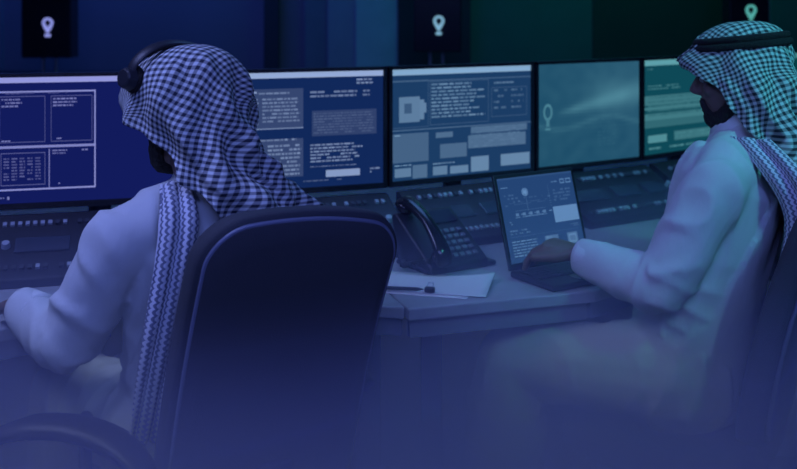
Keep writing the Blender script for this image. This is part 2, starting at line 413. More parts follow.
# ------------------------------------------------------------------ logo signs on the rear cabinet
t = thing('equipment_cabinet', 'long low dark cabinet behind the monitors carrying the lit signs', 'cabinet', (.2,5.15,0))
b = NB(); box(b, (0,0,.53), (5.4,.42,1.02)); link_bm('carcass', b, M['black'], t)
b = NB(); box(b, (0,0,1.055), (5.46,.46,.03)); link_bm('top', b, M['console'], t, bevel=.004)
for q in range(9):
    b = NB(); box(b, (-2.4+q*.6,-.217,.52), (.58,.014,.94)); dd = link_bm('door', b, M['console'], t, bevel=.003)
    b = NB(); box(b, (-2.15+q*.6,-.232,.6), (.012,.016,.14)); link_bm('handle', b, M['metal'], dd)
def logo_mesh(s):
    """pin-shaped loop with a hole above a small foot bar"""
    b = NB(); n = 36; o_, i_ = [], []
    for k in range(n):
        a = 2*PI*k/n - PI/2
        def pt(r, sag):
            x, z = r*math.cos(a), r*math.sin(a)
            if z < 0: x *= (1-.62*(-z/r)**1.3) if sag else (1-.5*(-z/r)); z *= 1.9 if sag else 1.3
            return x, z
        o_.append(pt(.5, True)); i_.append(pt(.27, False))
    for (y) in (0,):
        vo = [[b.verts.new((x*s, yy, z*s)) for x, z in o_] for yy in (0, .006)]
        vi = [[b.verts.new((x*s, yy, z*s)) for x, z in i_] for yy in (0, .006)]
        for k in range(n):
            j = (k+1) % n
            for Y in (0,1): b.faces.new((vo[Y][k], vo[Y][j], vi[Y][j], vi[Y][k]))
            b.faces.new((vo[0][k], vo[0][j], vo[1][j], vo[1][k])); b.faces.new((vi[0][k], vi[0][j], vi[1][j], vi[1][k]))
    box(b, (0,.003,-1.13*s), (.52*s,.006,.26*s))
    return b
slab = ['black sign box with lit pin logo at the left, above the leftmost monitor', 'black sign box with lit pin logo in the middle, by the pale wall panel',
        'black sign box with lit pin logo above the right hand man\'s headscarf']
for i, (cx, w, ly, col, zb) in enumerate(((46,.25,27,(140,148,226),1.155),(437.5,.24,25,(125,175,205),1.185),(749.5,.20,14,(80,165,160),1.19))):
    X = px(cx, 5.0)
    t = thing('logo_sign', slab[i], 'sign', (X,5.06,1.07), 0, 'lit logo signs on the rear cabinet')
    b = NB(); box(b, (0,0,zb-1.07+.27), (w,.12,.54)); link_bm('housing', b, M['blackgloss'], t, bevel=.006)
    m = emis('lit logo tint', lin(col), 1.0)
    ox = .01 if i == 0 else .006
    o = link_bm('logo', logo_mesh(.055), m, t); o.location = (ox, -.068, 1.4-(ly-4-9)/F*5-1.07)
    for q in (-.035,.03):
        b = NB(); cyl(b, (q,0,0), (q,0,zb-1.07+.01), .008); link_bm('stem', b, M['metal'], t)
    b = NB(); box(b, (0,0,.005), (.14,.1,.01)); link_bm('foot', b, M['metal'], t, bevel=.002)

# ------------------------------------------------------------------ laptop
hl, hr = V((.274,2.457,0)), V((.500,2.600,0))
d = hr-hl; yaw = math.atan2(d.y, d.x); w = d.length; mid = (hl+hr)/2
t = thing('laptop', 'open black laptop on the desk under the right hand man\'s hand', 'laptop', (mid.x, mid.y, DZ), yaw)
b = NB(); box(b, (0,-.08,.0085), (w,.16,.015)); bs = link_bm('base', b, M['black'], t, bevel=.004)
b = NB()
for r_ in range(5):
    for q in range(13): box(b, (-.114+q*.019,-.022-r_*.017,.0175), (.0155,.0135,.003))
link_bm('keyboard', b, M['keydark'], bs)
b = NB(); box(b, (0,-.13,.0165), (.09,.045,.0015)); link_bm('touchpad', b, M['blackgloss'], bs)
lid = NB(); box(lid, (0,.0045,.119), (w,.007,.236)); lo = link_bm('lid', lid, M['black'], t, bevel=.003)
lo.location = (0,0,.014); lo.rotation_euler = (R(-17),0,0)
rects = [(0,.0,1,.02,.1)] + [(.33+.03*math.cos(a)-.012,.19+.035*math.sin(a)-.014,.33+.03*math.cos(a)+.012,.19+.035*math.sin(a)+.014,.4+.3*random.random()) for a in [k*.5 for k in range(13)]] \
  + [(.31,.17,.35,.21,.9)] + text(.03,.11,.12,.13,1,.8) + text(.7,.1,.8,.13,1,.6) + frame(.82,.08,.88,.14,.6,.01) + frame(.90,.08,.97,.14,.6,.01) \
  + text(.2,.44,.66,.50,2,.6,.5) + text(.05,.52,.12,.57,2,.7) + [(.66,.41,.99,.60,.85)] + text(.1,.3,.9,.34,2,.15,.3) + text(.3,.25,.6,.28,1,.2,.3) + text(.62,.22,.66,.30,2,.4) \
  + text(.05,.75,.42,.95,6,.75,.95,.15,.4,.06) + [(.48,.74,.66,.86,.4),(.78,.74,.92,.88,.45)] + text(.5,.75,.62,.84,2,.8) + frame(.80,.76,.9,.86,.8,.012) + [(.05,.70,.95,.703,.25)] + text(.85,.64,.98,.68,2,.4) \
  + [(.64,.14+.03*k,.645,.155+.03*k,.4) for k in range(9)] + sum([[(.16+.09*k,.43,.20+.09*k,.465,.5),(.15+.09*k,.475,.21+.09*k,.485,.4)] for k in range(5)], []) \
  + [(.33,.24,.335,.42,.3),(.16,.40,.56,.404,.3)] + text(.05,.62,.45,.69,2,.4,.7) + text(.70,.20,.95,.36,4,.28,.5) + text(.05,.2,.25,.36,4,.25,.5)
quads_mesh('display', rects, w-.02, .21, lo, (36,68,116), (100,142,192), (0,.0005,.122), (0,0,0))
b = NB(); cyl(b, (-w*.4,.004,.006), (w*.4,.004,.006), .006); link_bm('hinge', b, M['black'], t)

# ------------------------------------------------------------------ phone
yaw = math.atan2(.54, .84)
t = thing('desk_phone', 'black corded desk phone between the chair back and the laptop', 'phone', (.150,2.525,DZ), yaw)
def ph(x, s, z=0):   # s up the slope, 0 bottom .. 1 top
    a = V((x,0,.025)); bb = V((x,.155,.125)); dn = V((0,-.100,.155)).normalized()
    return a+(bb-a)*s+dn*z
sl_ang = math.atan2(.100,.155)
b = NB(); prof = [(-.012,0),(-.012,.02),(0,.028),(.155,.128),(.175,.12),(.14,0)]
lo_ = [b.verts.new((-.09,y,z)) for y, z in prof]; hi_ = [b.verts.new((.09,y,z)) for y, z in prof]
b.faces.new(lo_); b.faces.new(list(reversed(hi_)))
for q in range(6): b.faces.new((lo_[q], lo_[(q+1)%6], hi_[(q+1)%6], hi_[q]))
body = link_bm('body', b, M['black'], t, bevel=.006, bseg=3)
b = NB(); box(b, (.012,.068,.006), (.215,.15,.012)); link_bm('foot_plate', b, M['black'], t, bevel=.005)
b = NB(); P = [ph(-.062,-.08,.02), ph(-.062,.03,.042), ph(-.062,.5,.058), ph(-.062,.97,.042), ph(-.062,1.08,.02)]
tube(b, P, [(.024,.016),(.023,.014),(.017,.011),(.023,.014),(.025,.017)], side=(1,0,0), sub=4)
for s in (.0,1.0): ell(b, ph(-.062,s,.022), (.026,.024,.018), Matrix.Rotation(sl_ang,3,'X'))
link_bm('handset', b, M['blackgloss'], t, smooth=True)
b = NB(); box(b, ph(.03,.82,.003), (.09,.045,.008), Matrix.Rotation(sl_ang,3,'X')); link_bm('display', b, M['lcd'], t, bevel=.002)
for r_ in range(5):
    for q in range(4):
        b = NB(); box(b, ph(.0+q*.0205,.08+r_*.115,.003), (.0145,.012,.009), Matrix.Rotation(sl_ang,3,'X'))
        link_bm('button', b, M['phonekey'], t, bevel=.002)
b = NB(); pts = []
for k in range(90):
    s = k/89; c = V((-.075-.05*math.sin(s*PI), -.01+.13*s, .012+.03*(1-s)**2)); a = k*1.3
    pts.append(c+V((.007*math.cos(a),0,.007*math.sin(a))))
tube(b, pts, [.0018]*90, seg=6); link_bm('coiled_cord', b, M['black'], t, smooth=True)

# ------------------------------------------------------------------ papers, pen, clip
def sheet(label, c, w, h, rot, z, curl):
    me = bpy.data.meshes.new('sheet_of_paper'); n = 12; vs = []; fs = []
    for j in range(n+1):
        for i in range(n+1):
            u, v = i/n-.5, j/n-.5
            vs.append((u*w, v*h, curl*(max(0,u+.15)**2)*2.0*(.5+v) + .0006))
    for j in range(n):
        for i in range(n): a = j*(n+1)+i; fs.append((a,a+1,a+n+2,a+n+1))
    me.from_pydata(vs, [], fs); me = solid(me, .0008)
    o = link_me('sheet_of_paper', me, M['paper'], smooth=True); o.location = (*c, DZ+z); o.rotation_euler = (0,0,rot)
    return tag(o, label, 'paper', 'papers by the phone')
sheet('lower white sheet of paper on the desk, showing beyond the sheet on top of it', (.02,2.405), .33, .19, R(-15), .0005, 0)
sheet('upper white sheet of paper with a lifted corner, in front of the phone', (.085,2.385), .27, .155, R(-13), .0028, .02)
t = thing('pen', 'slim dark pen lying along the near edge of the papers', 'pen', (-.01,2.325,DZ+.011), R(-8))
b = NB(); tube(b, [(-.07,0,0),(.055,0,0),(.068,0,0)], [.0042,.0042,.0012], seg=10); link_bm('barrel', b, M['black'], t, smooth=True)
b = NB(); box(b, (-.05,0,.006), (.036,.003,.0015)); link_bm('pocket_clip', b, M['metal'], t)
t = thing('binder_clip', 'small black binder clip gripping the front of the papers', 'clip', (.072,2.312,DZ+.005), R(-12))
b = NB(); prism(b, [(-.012,-.006),(.012,-.006),(.012,.008),(-.012,.008)], 0, .012); link_bm('clamp', b, M['black'], t, bevel=.003)
b = NB(); tube(b, [(-.007,.004,.012),(-.006,.018,.017),(.006,.018,.017),(.007,.004,.012)], [.0012]*4, seg=6); link_bm('wire_handle', b, M['metal'], t)

# cable hanging below the desk
b = NB(); tube(b, [(.18,2.85,.70),(.19,2.85,.60),(.205,2.85,.46),(.26,2.85,.30),(.318,2.85,.17),(.36,2.87,.05),(.45,2.92,.006),(.7,3.02,.006)], [.0045]*8, seg=8, sub=6)
tag(link_bm('power_cable', b, M['black'], smooth=True), 'thin dark cable hanging below the desk to the floor', 'cable')

# ------------------------------------------------------------------ office chairs
def round_outline(w, h, rt, rb, arch, n=10, taper=0):
    """closed outline (x,z), z from 0..h, corner radii, arched top"""
    pts = []
    def arc(cx, cz, r, a0, a1):
        for k in range(n+1):
            a = a0+(a1-a0)*k/n; pts.append((cx+r*math.cos(a), cz+r*math.sin(a)))
    arc(w-rt, h-rt, rt, 0, PI/2)
    for k in range(1, 12): pts.append(((w-rt)*(1-2*k/12), h))
    arc(-w+rt, h-rt, rt, PI/2, PI)
    for k in range(1, 14): pts.append((-w, h-rt-(h-rt-rb)*k/14))
    arc(-w+rb, rb, rb, PI, 1.5*PI)
    for k in range(1, 12): pts.append(((-w+rb)*(1-2*k/12), 0))
    arc(w-rb, rb, rb, -PI/2, 0)
    for k in range(1, 14): pts.append((w, rb+(h-rt-rb)*k/14))
    out = []
    for x, z in pts:
        q = z/h
        out.append((x*(1-taper*(1-q)), z+arch*q*(1-(x/w)**2)))
    return out
def back_point(x, z, y, h, rec):
    """chair back surface: curved lumbar and wrap"""
    s = z/h
    yy = y - math.tan(rec)*z + .035*math.sin(s*PI) *.6 + .30*x*x
    return V((x, yy, z))
def pad(outline, h, rec, y0, y1, puff, nr=7):
    """filled, domed slab between y0 (front) and y1 (rear)"""
    b = NB(); cx, cz = 0, h/2; rings = []
    prof = []
    for k in range(nr): s = k/(nr-1); prof.append((s, 0))
    def ringof(s, y, ): return [b.verts.new(back_point(cx+(x-cx)*s, cz+(z-cz)*s, y, h, rec)) for x, z in outline]
    seq = []
    for k in range(1, nr): s = k/nr; seq.append((s*.97, y0+puff*(1-s**4)))
    seq += [(.985, y0), (1.0, y0-(y0-y1)*.3), (1.0, y0-(y0-y1)*.7), (.985, y1)]
    for k in range(nr-1, 0, -1): s = k/nr; seq.append((s*.97, y1-puff*.35*(1-s**4)))
    for s, y in seq: rings.append(ringof(s, y))
    n = len(outline)
    for a, c in zip(rings, rings[1:]):
        for k in range(n): b.faces.new((a[k], a[(k+1)%n], c[(k+1)%n], c[k]))
    for rr in (rings[0], rings[-1]):
        ctr = b.verts.new(sum((v.co for v in rr), V())/n)
        for k in range(n): b.faces.new((rr[k], rr[(k+1)%n], ctr))
    return b
def office_chair(label, loc, yaw, roll=0, arms=True, w=.21, rec=R(15), h=.55, seatz=.46, by=-.20, zb=.47):
    t = thing('office_chair', label, 'chair', loc, yaw, 'office chairs at the control desk')
    # seat
    b = NB()
    n = 40; rings = []
    for (s, z) in ((.5,seatz-.07),(.93,seatz-.07),(1.0,seatz-.045),(1.0,seatz-.025),(.95,seatz-.006),(.8,seatz),(.4,seatz-.004)):
        rr = []
        for k in range(n):
            a = 2*PI*k/n; ca, sa = math.cos(a), math.sin(a)
            q = (abs(ca)**4+abs(sa)**4)**-.25
            rr.append(b.verts.new((.24*ca*q*s, .01+.235*sa*q*s, z)))
        rings.append(rr)
    for a_, c_ in zip(rings, rings[1:]):
        for k in range(n): b.faces.new((a_[k], a_[(k+1)%n], c_[(k+1)%n], c_[k]))
    b.faces.new(rings[0]); b.faces.new(rings[-1])
    link_bm('seat', b, M['chair'], t, smooth=True)
    # backrest
    ol = round_outline(w, h, .075, .06, .028, taper=.02)
    bk = link_bm('backrest', pad(ol, h, rec, .028, -.028, .012), M['chair'], t, smooth=True)
    bk.location = (0, by, zb); bk.rotation_euler = (0, roll, 0)
    ol2 = round_outline(w*.93, h*.95, .065, .055, .026, taper=.02)
    b = NB(); c = len(ol2)
    loop = [back_point(x, z+h*.022, -.034, h, rec) for x, z in ol2]
    loop = loop+[loop[0]]
    tube(b, loop, [.0045]*len(loop), seg=8, cap=False); link_bm('piping', b, M['chairrim'], bk, smooth=True)
    b2 = pad([(x, z+h*.022) for x, z in ol2], h, rec, -.030, -.040, .002); link_bm('back_panel', b2, M['chair'], bk, smooth=True)
    b = NB(); tube(b, [(0,-.02,seatz-.09),(0,by-.06,seatz-.08),(0,by-.10,seatz+.0),(0,by-.10,zb+.10)], [(.035,.012)]*4, side=(1,0,0), sub=5)
    link_bm('back_bracket', b, M['black'], t, smooth=True)
    b = NB(); cyl(b, (0,0,.10), (0,0,seatz-.08), .028); cyl(b, (0,0,.25), (0,0,seatz-.075), .036); link_bm('gas_column', b, M['blackgloss'], t)
    b = NB(); box(b, (0,0,seatz-.085), (.2,.24,.03)); link_bm('tilt_mechanism', b, M['black'], t, bevel=.006)
    for k in range(5):
        a = 2*PI*k/5+.3; dx, dy = math.cos(a), math.sin(a)
        b = NB(); tube(b, [(.02*dx,.02*dy,.105),(.16*dx,.16*dy,.095),(.29*dx,.29*dy,.075)], [(.024,.02),(.02,.016),(.014,.012)], sub=3)
        sp = link_bm('base_spoke', b, M['black'], t, smooth=True)
        b = NB()
        for q in (-.012,.012):
            c0 = V((.29*dx-dy*q, .29*dy+dx*q, .028)); cyl(b, c0-V((-dy,dx,0))*.008, c0+V((-dy,dx,0))*.008, .027)
        cyl(b, (.29*dx,.29*dy,.028), (.29*dx,.29*dy,.075), .007)
        link_bm('caster', b, M['blackgloss'], sp)
    if arms:
        for sgn in (-1, 1):
            b = NB(); tube(b, [(sgn*.10,0,seatz-.085),(sgn*.235,.0,seatz-.06),(sgn*.268,0,seatz+.03),(sgn*.268,0,seatz+.145)], [(.022,.012)]*4, side=(0,1,0), sub=5)
            link_bm('arm_post', b, M['black'], t, smooth=True)
            if arms == 'swivel' and sgn == -1:
                iv = (Matrix.Translation(V(loc)) @ Matrix.Rotation(yaw,4,'Z')).inverted()
                P = [iv @ V(p) for p in ((-.455,1.80,.565),(-.52,1.85,.594),(-.60,1.875,.612),(-.69,1.885,.612),(-.765,1.885,.592))]
            else:
                P = [V((sgn*.27,-.13,seatz+.150)),V((sgn*.275,-.05,seatz+.155)),V((sgn*.275,.06,seatz+.155)),V((sgn*.27,.14,seatz+.145))]
            b = NB(); tube(b, P, [(.028,.014)]+[(.042,.020)]*(len(P)-2)+[(.032,.015)], side=(P[-1]-P[0]).normalized().cross(V((0,0,1))), sub=5)
            link_bm('armrest', b, M['black'], t, smooth=True)
    return t
office_chair('large black office chair in the left foreground, under the man with the headset', (-.375,2.08,0), R(30), roll=R(4.5), arms='swivel', w=.20)
office_chair('black office chair cut by the right edge, holding the man at the laptop', (.665,2.365,0), R(60), arms=False)

# ------------------------------------------------------------------ people
def hand(bm, W, d, nrm, thumb_side, curl, spread=.25, k_=1.08):
    """palm + five unequal fingers. W wrist, d along hand, nrm = back-of-hand normal"""
    d = V(d).normalized(); nrm = V(nrm); nrm = (nrm-d*nrm.dot(d)).normalized(); s = d.cross(nrm)*thumb_side  # s toward thumb
    W = V(W)
    tube(bm, [W-d*.02, W+d*.01, W+d*.045, W+d*.085], [(.027,.019),(.029,.018),(.041,.017),(.042,.014)], side=s, seg=16)
    nails = []
    for k, (off, L, r) in enumerate(((.031,.074,.0096),(.0105,.082,.0098),(-.0105,.076,.0094),(-.030,.060,.0085))):
        p = W + d*(.086-.006*abs(k-1.2)) + s*off; dd = (d+s*spread*off/.024).normalized(); pts = [p-dd*.02, p]; a = 0
        for frac, c in ((.45, curl[0]), (.32, curl[1]), (.23, curl[2])):
            a += c; p = p + (dd*math.cos(a) - nrm*math.sin(a))*L*frac*k_; pts.append(p.copy())
        tube(bm, pts, [r*1.05, r*1.08, r, r*.95, r*.8], seg=12)
        nails.append(p.copy())
    p = W + d*.02 + s*.022
    td = (d*.75+s*.7-nrm*.25).normalized(); td2 = (d*.95+s*.28-nrm*.25).normalized()
    pts = [p-td*.01, p+td*.035, p+td*.035+td2*.03, p+td*.035+td2*.053]
    tube(bm, pts, [.016,.013,.011,.0088], seg=12)

def person(name, label, J, f, headyaw, headpitch=0):
    """J joints in world space, converted to the root's frame"""
    root = thing(name, label, 'person', (J['hips'].x, J['hips'].y, 0))
    off = V((J['hips'].x, J['hips'].y, 0))
    J = {k: v-off for k, v in J.items()}
    f = V((f.x, f.y, 0)).normalized(); l = V((-f.y, f.x, 0))        # l = the figure's left
    up = V((0,0,1))
    C = J['head']
    HM = Matrix.Rotation(headyaw, 3, 'Z') @ Matrix.Rotation(headpitch, 3, 'X')
    def hp(x, y, z): return C + HM @ V((x, y, z))
    # ---- body
    b = NB()
    ell(b, hp(0,-.012,.022), (.074,.094,.092), HM, 28)
    ell(b, hp(0,.028,-.03), (.062,.062,.078), HM, 24)
    ell(b, hp(0,.05,-.085), (.040,.036,.026), HM)
    ell(b, hp(0,.018,-.07), (.056,.05,.036), HM)
    tube(b, [hp(-.045,.066,.028), hp(0,.082,.030), hp(.045,.066,.028)], [.010,.012,.010], seg=10)
    tube(b, [hp(0,.082,.022), hp(0,.098,-.004), hp(0,.108,-.026)], [.008,.010,.0125], seg=10)
    for s in (-1,1):
        ell(b, hp(s*.011,.098,-.030), (.008,.011,.008), HM)
        ell(b, hp(s*.040,.060,-.022), (.020,.022,.018), HM)
        ell(b, hp(s*.077,-.012,-.008), (.009,.018,.030), HM @ Matrix.Rotation(s*R(-18),3,'Z'))
        ell(b, hp(s*.031,.076,.004), (.015,.010,.010), HM)
    ell(b, hp(0,.089,-.052), (.022,.009,.006), HM); ell(b, hp(0,.087,-.064), (.019,.009,.007), HM)
    tube(b, [hp(0,-.02,-.05), hp(0,-.025,-.10), J['neck']+up*.02, J['neck']-up*.05], [.052,.052,.058,.07], seg=20)
    N, Hp = J['neck'], J['hips']
    sp = [N-up*.03, N*.8+Hp*.2, N*.5+Hp*.5, N*.25+Hp*.75, Hp-up*.02]
    tube(b, sp, [(.12,.075),(.165,.10),(.145,.095),(.14,.095),(.16,.11)], side=l, seg=24, sub=3)
    for s in ('L','R'):
        sh, el, wr = J['sh'+s], J['el'+s], J['wr'+s]
        tube(b, [N-up*.03, sh], [.05,.048]); tube(b, [sh, el], [.047,.037], sub=2); tube(b, [el, el*.6+wr*.4, wr], [.037,.036,.024], sub=2)
        hd = J['tip'+s]-wr
        hand(b, wr, hd, J['nr'+s]+off, 1 if s == 'R' else -1, J['curl'+s]+off)
        hj, kn, an = J['hj'+s], J['kn'+s], J['an'+s]
        tube(b, [hj, kn], [.085,.055], sub=3); tube(b, [kn, kn*.65+an*.35, an], [.053,.05,.034], sub=2)
        ff = V((J['toe'+s]-an)); ff.z = 0; ff.normalize()
        ap = V((an.x, an.y, .04)); tube(b, [an, ap-ff*.01], [.036,.036])
        tube(b, [ap-ff*.04, ap+ff*.06-up*.003, ap+ff*.16-up*.018], [(.034,.036),(.040,.034),(.036,.018)], side=ff.cross(up), sub=2)
    me = remeshed(b, .0048, 5)
    body = link_me('body', me, M['skin'], root, smooth=True)
    for s in (-1,1):
        b = NB(); ell(b, hp(s*.031,.080,.004), (.0105,.0105,.0105), HM, 16); e = link_bm('eye', b, M['eye'], root, smooth=True)
        b = NB(); ell(b, hp(s*.031,.0885,.004), (.005,.003,.005), HM, 12); link_bm('iris', b, M['iris'], e, smooth=True)
        b = NB(); tube(b, [hp(s*.014,.095,.030), hp(s*.032,.092,.036), hp(s*.050,.074,.030)], [.003,.004,.002], seg=8); link_bm('eyebrow', b, M['hair'], root, smooth=True)
    # ---- beard
    b = NB()
    ell(b, hp(0,.046,-.088), (.046,.044,.034), HM, 24)
    ell(b, hp(0,.085,-.048), (.026,.010,.006), HM)
    for s in (-1,1):
        tube(b, [hp(s*.070,.006,-.005), hp(s*.068,.010,-.045), hp(s*.050,.035,-.080), hp(s*.02,.06,-.095)], [(.010,.016),(.013,.020),(.017,.022),(.02,.024)], sub=3, seg=12)
        tube(b, [hp(s*.024,.086,-.050), hp(s*.032,.076,-.075)], [.008,.010], seg=10)
    me = remeshed(b, .004, 3)
    for v in me.vertices:
        nn = V(v.normal); v.co += nn*.0018*noise.noise(v.co*160)
    link_me('beard', me, M['hair'], root, smooth=True)
    # ---- thobe
    b = NB()
    tw = J['wid'].x + off.x if 'wid' in J else .19
    sp = [N+up*.022, N-up*.035, N*.82+Hp*.18, N*.5+Hp*.5, N*.22+Hp*.78, Hp-up*.045]
    tube(b, sp, [(.064,.064),(.125,.088),(.185,.120),(.170,.125),(.175,.130),(.195,.14)], side=l, seg=32, sub=4)
    for s in ('L','R'):
        sh, el, wr = J['sh'+s], J['el'+s], J['wr'+s]
        tube(b, [N-up*.035, N*.45+sh*.55-up*.004, sh], [.058,.066,.066], sub=3)
        cw = wr + (el-wr).normalized()*.02
        sag = -up*.012
        tube(b, [sh, sh*.55+el*.45, el+sag*.5], [.068,.066,.062], sub=3)
        tube(b, [el+sag*.5, el*.6+wr*.4+sag, cw], [.063,.058,.042], sub=4, cap=True)
        hj, kn, an = J['hj'+s], J['kn'+s], J['an'+s]
        tube(b, [hj, hj*.5+kn*.5, kn], [.112,.100,.082], sub=3)
        tube(b, [kn, kn*.6+an*.4, V((an.x,an.y,.14))], [.082,.09,.10], sub=3)
    hj = (J['hjL']+J['hjR'])/2; kn = (J['knL']+J['knR'])/2; an = (J['anL']+J['anR'])/2
    kw = (J['knL']-J['knR']).length/2
    tube(b, [hj, kn-up*.01], [(.14,.08),(kw*.9,.055)], side=l, sub=3, seg=24)
    tube(b, [kn-up*.01, V((an.x,an.y,.14))], [(kw,.05),(kw,.07)], side=l, sub=3, seg=24)
    me = remeshed(b, .0075, 5)
    segs = []
    for s in ('L','R'):
        segs += [(J['sh'+s], J['el'+s], 'arm'), (J['el'+s], J['wr'+s], 'fore'), (J['hj'+s], J['kn'+s], 'leg')]
    disp = []
    for v in me.vertices:
        p = V(v.co); nn = V(v.normal)
        best = None
        for a, c, kd in segs:
            ab = c-a; tt = max(0, min(1, (p-a).dot(ab)/ab.length_squared)); q = (p-(a+ab*tt)).length
            if best is None or q < best[0]: best = (q, tt, kd, a, c)
        q, tt, kd, a, c = best; dsp = 0
        if q < .13:
            ax = (c-a).normalized(); rel = p-a; al = rel.dot(ax); ang = noise.noise(p*6)*2
            # cloth pulled into diagonal ridges close to the bent elbow / hip, calm elsewhere
            near = {'arm': max(0, (tt-.35)/.65), 'fore': max(0, 1-tt*1.4)*.9+.15, 'leg': max(.25, 1-tt*1.3)}[kd]
            w1 = math.sin(al*95 + 3.2*noise.noise(p*9) + ang); dsp = (.0048*near)*((w1**2 if w1 > 0 else w1*.35))
            dsp += .003*noise.noise(V((p.x*18,p.y*18,p.z*9))) + .006*max(-.5, 1-abs(noise.noise(V((p.dot(l)*9+al*5, p.dot(f)*9-al*5, p.z*4))))*4)
        else:
            g = p.z
            r1 = 1-abs(noise.noise(V((p.dot(l)*10+g*4, p.dot(f)*10, g*3.2+7))))*2.2
            dsp = .010*max(-.6, r1) + .003*math.sin(g*60+p.dot(l)*25+3*noise.noise(p*5))*max(0, 1-(g-.45)/.35)
        disp.append(nn*dsp)
    for v, dd in zip(me.vertices, disp): v.co = v.co + dd
    link_me('thobe', me, M['cloth'], root, smooth=True)
    # standing collar and cuffs
    b = NB(); tube(b, [N+up*.004, N+up*.04, N+up*.072], [(.078,.080),(.068,.074),(.064,.070)], side=l, seg=28, cap=False); link_bm('collar', b, M['cuff'], root, smooth=True)
    for s in ('L','R'):
        ax = (J['wr'+s]-J['el'+s]).normalized(); w0 = J['wr'+s]-ax*.062
        b = NB(); tube(b, [w0, w0+ax*.03, w0+ax*.062], [.047,.043,.039], seg=24, sub=2, cap=False); link_bm('cuff', b, M['cuff'], root, smooth=True)
    return root, C, HM, off, l, f

def scarf(root, C, HM, rows, m, seed, fold=1, uvaxis='x', rot=0, brim=None, pole=0):
    """draped headscarf from ring rows (z, a, b, yc, AL, AR) in the head frame; azimuth 0 = back, + toward the wearer's right"""
    NCOL = 120; SUBR = 6
    R_, n = [], len(rows)
    for i in range(n-1):
        p0, p1, p2, p3 = rows[max(i-1,0)], rows[i], rows[i+1], rows[min(i+2,n-1)]
        for k in range(SUBR):
            t = k/SUBR
            R_.append([.5*((2*a1)+(a2-a0)*t+(2*a0-5*a1+4*a2-a3)*t*t+(3*a1-a0-3*a2+a3)*t**3) for a0,a1,a2,a3 in zip(p0,p1,p2,p3)])
    R_.append(list(rows[-1]))
    vs, fs, uv = [], [], []
    Rm = .115
    for j, rw in enumerate(R_):
        z, a, bb, yc, AL, AR = rw[:6]; xc = rw[6] if len(rw) > 6 else 0
        t = j/(len(R_)-1)
        AL = min(180, AL); AR = min(180, AR)
        for i in range(NCOL+1):
            th = R(-AL + (AL+AR)*i/NCOL)
            x, y = max(a,0)*math.sin(th), -max(bb,0)*math.cos(th)+yc
            zz = z
            if brim and j > 0: 
                fr = max(0, -math.cos(th))**3; k = math.exp(-((z-.045)/.03)**2); y += brim*fr*k
            am = fold*(.0045+.010*max(0, min(1, (.05-z)/.16)))
            w = math.sin(th*6.5+z*26+seed)+.6*math.sin(th*11-z*38+seed*2)+1.1*noise.noise(V((th*1.8,z*11,seed)))
            if z > .1: am *= max(0,(.132-z)/.032)
            cr_ = 1-abs(noise.noise(V((th*2.2+z*9, z*5-th*.8, seed+5))))*3.2
            w += .8*max(-.4, cr_) if z < .11 else 0
            rr = 1+w*am/Rm
            x *= rr; y = yc+(y-yc)*rr
            x += xc
            p = V((x, y, zz)); vs.append(C + HM @ p)
            # unfolded cloth coordinates
            x, y = x*math.cos(pole)-y*math.sin(pole), x*math.sin(pole)+y*math.cos(pole)
            if uvaxis == 'x':
                if z > 0: u = Rm*math.atan2(x, math.hypot(y, z)); v = Rm*math.atan2(z, -y)
                else: u = Rm*math.atan2(x, abs(y)+.0001) if y < 0 else Rm*(PI - math.atan2(abs(x), y+.0001))*(1 if x > 0 else -1); v = z*1.05
                if z > 0 and y > 0: v = Rm*math.atan2(z, -y)
                u *= 1+max(0,-z-.12)*3
            else:
                if z > 0: u = Rm*math.atan2(y, math.hypot(x, z)); v = Rm*math.atan2(z, abs(x)+.0001)
                else: u = Rm*math.atan2(y, abs(x)+.0001); v = z*1.05
                u *= 1+max(0,-z-.12)*3
            ca, sa = math.cos(rot+z*1.4), math.sin(rot+z*1.4)
            nz = .012*noise.noise(V((u*14, v*14, seed)))
            uv.append((u*ca-v*sa+nz, u*sa+v*ca+nz*.7))
    W = NCOL+1
    for j in range(len(R_)-1):
        for i in range(NCOL): a = j*W+i; fs.append((a, a+1, a+W+1, a+W))
    me = bpy.data.meshes.new('headscarf'); me.from_pydata(vs, [], fs)
    ul = me.uv_layers.new(name='UVMap')
    for lp in me.loops: ul.data[lp.index].uv = uv[lp.vertex_index]
    me = solid(me, .003)
    return link_me('headscarf', me, m, root, smooth=True)

